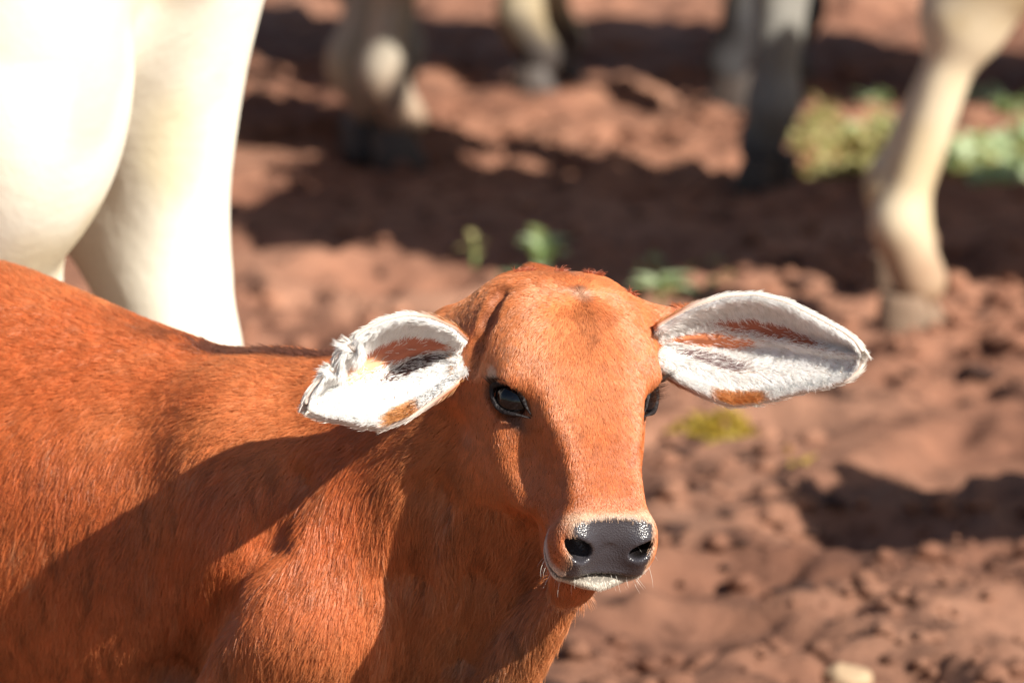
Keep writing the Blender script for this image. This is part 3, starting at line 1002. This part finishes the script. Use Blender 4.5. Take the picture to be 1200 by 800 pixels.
def coat(p, nrm):
    t, x, n = head_coords(p); u, v, w = body_coords(p)
    h = in_head(p)
    big = fbm(p * 9.0, 3)
    c_body = mix(np.array([.56, .112, .026]), np.array([.64, .165, .045]), ramp(big, .35, .65))
    c_body = mix(c_body, np.array([.72, .225, .075]), ramp(w, WZ - .12, WZ - .34) * .75)
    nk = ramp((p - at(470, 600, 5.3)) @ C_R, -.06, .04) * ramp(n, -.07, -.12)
    c_body = mix(c_body, np.array([.46, .155, .052]), .75 * nk)  # browner neck: the tone of its shade put into the coat
    c_head = mix(np.array([.53, .118, .027]), np.array([.62, .172, .050]), ramp(big, .35, .65))
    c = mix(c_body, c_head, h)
    # dark stripe along the back and mane
    ridge = ramp(np.abs(v + .012 * (big - .5)), .032, .010) * ramp(u, -.22, -.02) * ramp(fbm(p * 60, 2), .25, .5) * ramp(nrm[:, 2], .3, .7) * (1 - h)
    c = mix(c, np.array([.06, .018, .010]), .85 * ridge)
    # pale muzzle ring
    ring = ramp(t, .252, .266) * ramp(np.abs(x), .016, .034) + ramp(t, .259, .267)
    ring = np.clip(ring, 0, 1) * ramp(n, -.085, -.07) * h
    c = mix(c, np.array([.66, .44, .27]), .60 * ring * ramp(np.abs(x), .05, .036)) 
    c = mix(c, np.array([.72, .66, .56]), .8 * ring * ramp(n, -.040, -.056))
    c = mix(c, np.array([.62, .50, .36]), .35 * ramp(t, .261, .268) * ramp(np.abs(x), .046, .034) * ramp(n, -.06, -.05) * h)
    lip = ramp(t, .262, .284) * ramp(n, -.052, -.056) * ramp(n, -.078, -.071) * h
    lip = lip * ramp(np.linalg.norm(p - at(667, 690, 5.205), axis=1), .020, .029)
    c = mix(c, np.array([.62, .58, .50]), .8 * lip)
    cheek = ramp(n, -.036, -.046) * ramp(n, -.072, -.062) * ramp(np.abs(x), .030, .036) * ramp(t, .262, .275) * h
    c = mix(c, np.array([.76, .72, .64]), .8 * cheek)
    strk = ramp(np.abs(x - .004 + .012 * (big - .5)), .016, .003) * ramp(t, .028, .04) * ramp(t, .115, .07) * h
    c = c * (1 - .28 * strk)[:, None]
    # whorl
    r = np.sqrt((t - .022) ** 2 + (x - .004) ** 2)
    c = mix(c, np.array([.33, .20, .13]), .7 * ramp(r, .012, .003) * h)
    # shade in the crease between forehead and ear, put into the coat colour
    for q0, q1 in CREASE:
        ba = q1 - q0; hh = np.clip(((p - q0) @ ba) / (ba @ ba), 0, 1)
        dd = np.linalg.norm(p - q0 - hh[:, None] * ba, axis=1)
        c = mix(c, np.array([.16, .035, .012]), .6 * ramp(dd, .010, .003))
    # dark skin round the eyes and the pale spot above them
    for s in (-1, 1):
        e = EYE[s]
        q = (p - e) @ np.stack([unit(H_A * .85 + H_N * .5), unit(H_N * .85 - H_A * .5), H_X * s]).T
        r = np.sqrt(((q[:, 0] - .008) / 2.0) ** 2 + (q[:, 1] + .002 + .15 * q[:, 0]) ** 2)
        c = mix(c, np.array([.05, .025, .018]), .88 * ramp(r, .0195, .0125) * ramp(q[:, 2], -.02, -.005))
        ws = np.sqrt(((q[:, 0] + .020) / 1.3) ** 2 + (q[:, 1] - .015) ** 2)
        c = mix(c, np.array([.62, .48, .36]), .7 * ramp(ws, .010, .004) * ramp(q[:, 2], -.02, -.005))
    return c


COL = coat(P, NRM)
PAD = nose_pad(P)
ht, hx, hn = head_coords(P)
skin = COL * .55
mouth = ramp(np.abs(hn + .0515), .004, .002) * ramp(ht, .262, .270) * ramp(np.abs(hx), .06, .05)
skin = mix(skin, np.array([.045, .042, .050]), PAD)
mud_shade = ramp(fbm(P * 130, 2), .60, .68) * ramp(hn, -.045, -.056) * PAD
skin = mix(skin, np.array([.30, .10, .04]), mud_shade)
inside = np.zeros(len(P))
for s in (-1, 1):
    inside = np.maximum(inside, ramp(-(np.linalg.norm(P - head(.286, s * .0305, -.0255), axis=1)), -.016, -.010) * ramp((NRM @ H_N) * .8 + (NRM @ H_A) * .5, .75, .45))
skin = mix(skin, np.array([.010, .008, .008]), np.clip(inside + .7 * mouth, 0, 1))
calf = empty('calf', body(0, 0, 0))
tag(calf, 'reddish brown calf with white lined ears looking at the camera in the foreground', 'calf')
CO = np.array(calf.location)
calf_body = mesh_obj('body', P, TRI, M_HIDE, calf, origin=CO)
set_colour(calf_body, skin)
set_float(calf_body, np.clip(PAD * (1 - mud_shade * .7), 0, 1), 'wet')

# --- coat hair
vis = (NRM @ C_B)
u_, v_, w_ = body_coords(P)
seen = ramp(vis, -.45, -.05) * ramp(u_, -.62, -.45) * ramp(w_, .34, .40)
wt = (.03 + seen) * (1 - PAD) * (1 - .7 * in_head(P)*0)
wt = wt * (1 + 1.6 * in_head(P))
for s in (-1, 1):
    wt = wt * ramp(np.linalg.norm((P - EYE[s]) @ np.stack([unit(H_A * .85 + H_N * .5) / 1.5, unit(H_N * .85 - H_A * .5), H_X * .6]).T, axis=1), .0125, .0150)
wt = wt * (1 - np.clip(inside + mouth, 0, 1))
NH = 60000 if QUICK else 380000
Ti, wi = sample(P, TRI, NH, wt)
R = lerp(P, Ti, wi); Nn = rows_unit(lerp(NRM, Ti, wi))
t, x, n = head_coords(R); u, v, w = body_coords(R); h = in_head(R)
wob = fbm(R * 14, 2) - .5
flow_body = -B_F[None] * (.28 + 1.3 * ramp(w, WZ - .10, WZ + .01))[:, None] - UP[None] * .9 + C_R[None] * (wob * .5)[:, None]
q = np.stack([t - .022, x - .004], 1)
rr = np.linalg.norm(q, axis=1)
rad = (H_A[None] * q[:, :1] + H_X[None] * q[:, 1:]) / np.maximum(rr, 1e-4)[:, None]
sidew = H_A[None] * .9 - H_N[None] * .6 + H_X[None] * np.sign(x)[:, None] * .15
flow_head = rad * ramp(rr, .16, .06)[:, None] + sidew * ramp(rr, .05, .14)[:, None]
flow = flow_body * (1 - h)[:, None] + flow_head * h[:, None]
length = (.021 + .006 * fbm(R * 22, 2)) * (1 - h) + h * (.0060 * ramp(t, .27, .18) + .0030)
length = length * (1 - .35 * ramp(w, WZ - .1, WZ))
lift = .22 * (1 - h) + .20 * h
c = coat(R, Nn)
# dark and light streaks: locks of the coat, drawn out along the hair
st = np.stack([R @ np.cross(UP, C_B) * 300, R @ C_B * 60, R[:, 2] * 11], 1)
sk = vnoise(st) * .6 + vnoise(st * 2.2 + 5) * .4
body_lock = (1 - h) * ramp(w, WZ + .02, WZ - .12)
wetp = ramp(fbm(R * np.array([9, 9, 4]) + 2, 2) + .35 * ramp(w, WZ - .12, WZ - .34) + .30 * ramp(u, -.20, -.36), .62, .95) * (1 - h)
c = c * (1 - .40 * wetp)[:, None]
c = c * (1 - .50 * ramp(sk, .42, .27) * body_lock)[:, None]
c = mix(c, np.array([.62, .34, .17]), .35 * ramp(sk, .66, .80) * body_lock)
rad_ = .00036 * (1 - h) + .00024 * h
strands('coat', R, Nn, flow, length, lift, c, rad_, calf, CO, clump=.55 * (1 - .75 * h), cell=.009, curl=.12)


# --- ears: cupped leaves of skin and cartilage
def catmull(pts, u):
    pts = np.asarray(pts, float)
    d = np.concatenate([[0], np.cumsum(np.linalg.norm(np.diff(pts, axis=0), axis=1))]); d /= d[-1]
    out = np.stack([np.interp(u, d, pts[:, 0]), np.interp(u, d, pts[:, 1])], 1)
    return out


def ear(sgn, top, bottom, d_base, d_tip, notches=(), hollow=1.0, bares=()):
    nu, nv = 90, 48
    u = np.linspace(0, 1, nu); vv = np.linspace(-1, 1, nv)
    tp = catmull(top, u); bt = catmull(bottom, u)
    k = np.ones(3) / 3
    if True:
        for a in (tp, bt):
            for j in (0, 1): a[1:-1, j] = np.convolve(a[:, j], k, 'valid')
    verts = np.zeros((nu, nv, 3))
    for i in range(nu):
        wd = np.linalg.norm(tp[i] - bt[i]) / 1282.0
        dd = d_base + (d_tip - d_base) * u[i] + .035 * max(0, 1 - u[i] / .07)
        cup = hollow * min(.060, .66 * wd) * (1 - .5 * u[i])
        for j in range(nv):
            v = vv[j]
            a = (v + 1) / 2
            for (c0, w0, dp) in notches:
                a -= dp * math.sqrt(max(0, 1 - abs(u[i] - c0) / w0)) * max(0, (a - .55) / .45)
            px, py = bt[i] * (1 - a) + tp[i] * a
            vc = (v - .25) / (.75 if v > .25 else 1.25)
            dep = cup * (1 - abs(vc) ** 2.2)
            dep += (.007 * math.sin(6.5 * v + .8 + u[i]) * math.sin(math.pi * min(1, u[i] * 1.3 + .1)) - .007 * math.exp(-((v - .30 + .25 * u[i]) / .13) ** 2) * min(1, u[i] * 5)) * (1 - v * v)   # cartilage folds
            if v > .70: dep -= .013 * ((v - .70) / .30) ** 1.5
            if v < -.8: dep -= .004 * ((-.8 - v) / .2) ** 1.5
            verts[i, j] = at(px, py, dd + dep)
    V = verts.reshape(-1, 3)
    du = np.gradient(verts, axis=0); dv = np.gradient(verts, axis=1)
    nr = np.cross(du, dv).reshape(-1, 3)
    nr = rows_unit(nr)
    if (nr @ C_B).mean() < 0: nr = -nr
    back = V - nr * .0035
    idx = np.arange(nu * nv).reshape(nu, nv); m = nu * nv
    f = []
    for i in range(nu - 1):
        for j in range(nv - 1):
            q = [idx[i, j], idx[i + 1, j], idx[i + 1, j + 1], idx[i, j + 1]]
            f.append(q); f.append([k + m for k in q[::-1]])
    rim = list(idx[:, 0]) + list(idx[-1, 1:]) + list(idx[-2::-1, -1]) + list(idx[0, -2:0:-1])
    for a, b in zip(rim, rim[1:] + rim[:1]): f.append([b, a, a + m, b + m])
    f = np.array(f)
    A_, B_, C_ = V[idx[1, 1]], V[idx[2, 1]], V[idx[2, 2]]
    if np.dot(np.cross(B_ - A_, C_ - B_), C_B) < 0: f = f[:, ::-1]
    UV = np.stack(np.meshgrid(u, vv, indexing='ij'), -1).reshape(-1, 2)
    pink = np.array([.55, .17, .09]); dark = np.array([.08, .04, .035])
    def zone(q, z, soft=(1.28, .62)):
        return ramp(np.hypot((q[:, 0] - z[0]) / z[2], (q[:, 1] - z[1] - z[4] * (q[:, 0] - z[0])) / z[3]), *soft)

    cin = np.broadcast_to(np.array([.60, .46, .38]), (len(UV), 3)).copy()
    for z in bares: cin = mix(cin, np.array(z[5]), zone(UV, z))  # bare skin, with shade of slots and hollows put into its colour
    allc = np.concatenate([cin, mix(np.array([.40, .11, .03]), np.array([.74, .68, .62]), np.clip(ramp(np.abs(UV[:, 1]), .75, .95) * ramp(UV[:, 0], .15, .35) + ramp(UV[:, 0], .4, .6), 0, 1))])
    o = mesh_obj('ear', np.concatenate([V, back]), f, M_HIDE, calf, origin=CO)
    set_colour(o, allc); set_float(o, np.zeros(2 * m), 'wet')
    # hair on the inside
    quad = np.array([[idx[i, j], idx[i + 1, j], idx[i + 1, j + 1], idx[i, j + 1]] for i in range(nu - 1) for j in range(nv - 1)])
    uu, v_ = UV[:, 0], UV[:, 1]
    rimw = ramp(np.abs(v_), .60, .85)
    low = ramp(v_, .10, -.30) * .9
    tip = ramp(uu, .55, .75)
    ridge = ramp(np.abs(v_ - .28 + .25 * uu), .14, .04) * ramp(uu, .25, .45)
    bare = np.zeros(len(uu))
    for z in bares: bare = np.maximum(bare, zone(UV, z) * z[6])
    wgt = (np.clip(rimw + low + tip + ridge + .6, 0, 1) + .005) * (1 - .985 * bare)
    cnt = 4000 if QUICK else 28000
    Ti, wi = sample(V, quad, cnt, wgt)
    r = lerp(V, Ti, wi); nn = rows_unit(lerp(nr, Ti, wi)); uv = lerp(UV, Ti, wi)
    DU = rows_unit(du.reshape(-1, 3)); DV = rows_unit(dv.reshape(-1, 3))
    fu, fv = lerp(DU, Ti, wi), lerp(DV, Ti, wi)
    topr = ramp(uv[:, 1], .35, .75)
    fl = fu * .8 + fv * (-.9 * ramp(uv[:, 1], -.3, -.8) - 1.1 * topr * ramp(uv[:, 1], .97, .90) + .7 * ramp(uv[:, 1], .93, 1.0))[:, None]
    ln = .005 + .004 * rng.random(cnt) + .005 * ramp(np.abs(uv[:, 1]), .55, .75) + .004 * ramp(np.abs(uv[:, 1]), .6, .9)
    ln = ln * (1 - .5 * ramp(uv[:, 0], .75, 1.0))
    white = np.array([.95, .94, .91])
    cc = np.broadcast_to(white, (cnt, 3)).copy()
    spot = ramp(np.hypot((uv[:, 0] - .42) / .13, (uv[:, 1] + .93) / .22), 1.1, .7)
    cc = mix(cc, np.array([.62, .24, .07]), spot)
    tipd = ramp(uv[:, 0], .975, 1.0)
    cc = mix(cc, np.array([.16, .13, .11]), .8 * tipd)
    strands('ear_hair', r, nn, fl, ln, .38 + .35 * ramp(np.abs(uv[:, 1]), .6, .8), cc, np.full(cnt, .00024), o, CO, clump=.65, cell=.0055, curl=.2)
    # brown hair on the back of the ear
    cnt = 2500 if QUICK else 9000
    Ti, wi = sample(back, quad, cnt)
    r = lerp(back, Ti, wi); nn = -rows_unit(lerp(nr, Ti, wi)); fu = lerp(DU, Ti, wi)
    uv = lerp(UV, Ti, wi)
    cb = mix(np.array([.45, .17, .05]), np.array([.80, .74, .66]), np.clip(ramp(np.abs(uv[:, 1]), .7, .95) * ramp(uv[:, 0], .15, .35) + ramp(uv[:, 0], .4, .6), 0, 1))
    strands('ear_back_hair', r, nn, fu, np.full(cnt, .010), np.full(cnt, .25), cb, np.full(cnt, .00030), o, CO, clump=.4, cell=.007)
    return o


ear(1, [(754, 396), (776, 380), (812, 360), (850, 348), (885, 346), (920, 354), (960, 374), (990, 391), (1002, 401), (1009, 413)],
    [(754, 418), (792, 446), (825, 462), (855, 473), (885, 471), (920, 462), (965, 452), (993, 444), (1005, 434), (1009, 421)], 5.232, 5.20, hollow=.50,
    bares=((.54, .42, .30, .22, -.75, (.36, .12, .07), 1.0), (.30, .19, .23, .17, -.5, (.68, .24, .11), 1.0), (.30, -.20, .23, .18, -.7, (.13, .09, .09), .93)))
ear(-1, [(548, 400), (532, 385), (505, 373), (478, 370), (450, 376), (425, 390), (408, 402), (394, 420), (378, 442), (364, 462), (360, 474)],
    [(548, 436), (528, 454), (505, 470), (480, 487), (452, 499), (425, 498), (400, 492), (380, 489), (366, 484), (360, 480)], 5.165, 5.15,
    notches=((.62, .026, .15), (.76, .036, .18)), hollow=.85,
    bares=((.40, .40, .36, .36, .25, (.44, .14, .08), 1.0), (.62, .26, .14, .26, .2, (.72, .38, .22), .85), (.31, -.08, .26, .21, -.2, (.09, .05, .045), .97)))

# --- eyes
for s in (-1, 1):
    e = EYE[s]
    a1 = unit(H_A * .70 + H_N * .42 + H_X * s * (-.52))       # along the lid line, towards the nose
    outv = unit(H_X * s * .86 + H_N * .50)
    outv = unit(outv - a1 * (outv @ a1))
    a2 = np.cross(outv, a1)
    if a2 @ C_U < 0: a2 = -a2
    cen = e + outv * -.0045
    nu, nv = 28, 18
    V = []
    for i in range(nv + 1):
        th = math.pi * i / nv
        for j in range(nu):
            ph = 2 * math.pi * j / nu
            V.append(cen + a1 * (.0190 * math.sin(th) * math.cos(ph)) + a2 * (.0164 * math.sin(th) * math.sin(ph)) + outv * (.0135 * math.cos(th)))
    f = [[i * nu + j, (i + 1) * nu + j, (i + 1) * nu + (j + 1) % nu, i * nu + (j + 1) % nu] for i in range(nv) for j in range(nu)]
    ob = mesh_obj('eye', V, np.array(f), M_EYE, calf, origin=CO)
    # lids: an almond ring of dark bare skin round the ball
    V = []; f = []
    ng, nr_ = 48, 10
    for i in range(ng):
        ph = 2 * math.pi * i / ng
        cx_, sy_ = math.cos(ph), math.sin(ph)
        lx = .0190 * cx_ + (.009 if cx_ > 0 else 0) * cx_ ** 5
        ly = .0130 * sy_ * (1 - .55 * abs(cx_) ** 3) + (-.004 * max(0, cx_) ** 3)
        inn = outv * (.0138 * math.sqrt(max(.05, 1 - (lx / .030) ** 2 - (ly / .021) ** 2)) - .0052)
        c0 = e + a1 * lx + a2 * ly + inn
        rdir = unit(a1 * lx + a2 * ly)
        for j in range(nr_):
            q = 2 * math.pi * j / nr_
            rr_ = (.0031 if sy_ > 0 else .0024) * (1 - .5 * max(0, cx_) ** 4)
            V.append(c0 + rdir * (rr_ * math.cos(q)) + outv * (rr_ * .9 * math.sin(q)))
    for i in range(ng):
        for j in range(nr_):
            f.append([i * nr_ + j, ((i + 1) % ng) * nr_ + j, ((i + 1) % ng) * nr_ + (j + 1) % nr_, i * nr_ + (j + 1) % nr_])
    mesh_obj('eyelid', V, np.array(f), M_LID, ob, origin=CO)
    # lashes along the upper lid
    m = 150
    ph = rng.uniform(.15, .95, m) * math.pi
    r0 = np.array([e + a1 * (.0205 * math.cos(q)) + a2 * (.0112 * math.sin(q)) + outv * .0085 for q in ph])
    fl = outv[None] * 1.0 + a2[None] * (.35 + .3 * rng.random(m))[:, None] + a1[None] * (np.cos(ph) * .6)[:, None]
    strands('eyelash', r0, np.tile(unit(a2 - outv * .3), (m, 1)), fl, np.full(m, .012 if s < 0 else .019), np.full(m, .05), np.tile(np.array([.02, .015, .013]), (m, 1)), np.full(m, .00018), ob, CO, clump=0, curl=.1)

# --- whiskers on the lips
m = 90
tt = rng.uniform(.270, .300, m); sx = rng.choice([-1, 1], m) * rng.uniform(.0, .046, m); nn_ = rng.uniform(-.085, -.045, m)
r0 = np.array([head(a, b, c) for a, b, c in zip(tt, sx, nn_)])
for _ in range(6): r0 = settle(CALF_SDF, r0)
g0 = rows_unit(gradient(CALF_SDF, r0))
strands('whiskers', r0, g0, np.tile(H_A, (m, 1)) + H_X[None] * (sx * 12)[:, None], rng.uniform(.012, .028, m), np.full(m, .8), np.tile(np.array([.75, .70, .62]), (m, 1)), np.full(m, .00016), calf, CO, clump=0)
# --- mane: longer dark hair along the top of the neck
m = 1000 if QUICK else 2200
ridge_w = ramp(np.abs(v_ if False else body_coords(P)[1]), .022, .008) * ramp(body_coords(P)[0], -.10, .0) * ramp(body_coords(P)[0], .20, .12) * ramp(NRM[:, 2], .3, .7) * (1 - in_head(P))
if ridge_w.sum() > 1:
    Ti, wi = sample(P, TRI, m, ridge_w)
    r0 = lerp(P, Ti, wi); g0 = rows_unit(lerp(NRM, Ti, wi))
    strands('mane', r0, g0, np.tile(-B_F, (m, 1)), rng.uniform(.008, .022, m), np.full(m, .5), np.tile(np.array([.12, .036, .018]), (m, 1)), np.full(m, .0003), calf, CO, clump=.4)
# --- tufts on the crown
m = 260
pk = np.array([[621, 314], [688, 312], [700, 316], [738, 340], [610, 322], [655, 310]])[rng.integers(0, 6, m)] + rng.normal(0, 3.0, (m, 2))
r0 = np.array([at(a_, b_ + 6, 5.24) for a_, b_ in pk])
for _ in range(12): r0 = settle(CALF_SDF, r0)
g0 = rows_unit(gradient(CALF_SDF, r0))
strands('crown_tufts', r0, g0, np.tile(C_R, (m, 1)) + rng.normal(0, .8, (m, 3)), rng.uniform(.006, .013, m), np.full(m, .9), np.tile(np.array([.36, .065, .025]), (m, 1)), np.full(m, .00024), calf, CO, clump=.7, cell=.006)
# --- hooves
for (uu_, s) in ((.10, -1), (.10, 1), (-.63, -1), (-.63, 1)):
    claws('hoof', body(uu_, s * .08, 0), B_F, B_R, .05, M_HOOF, calf, CO)
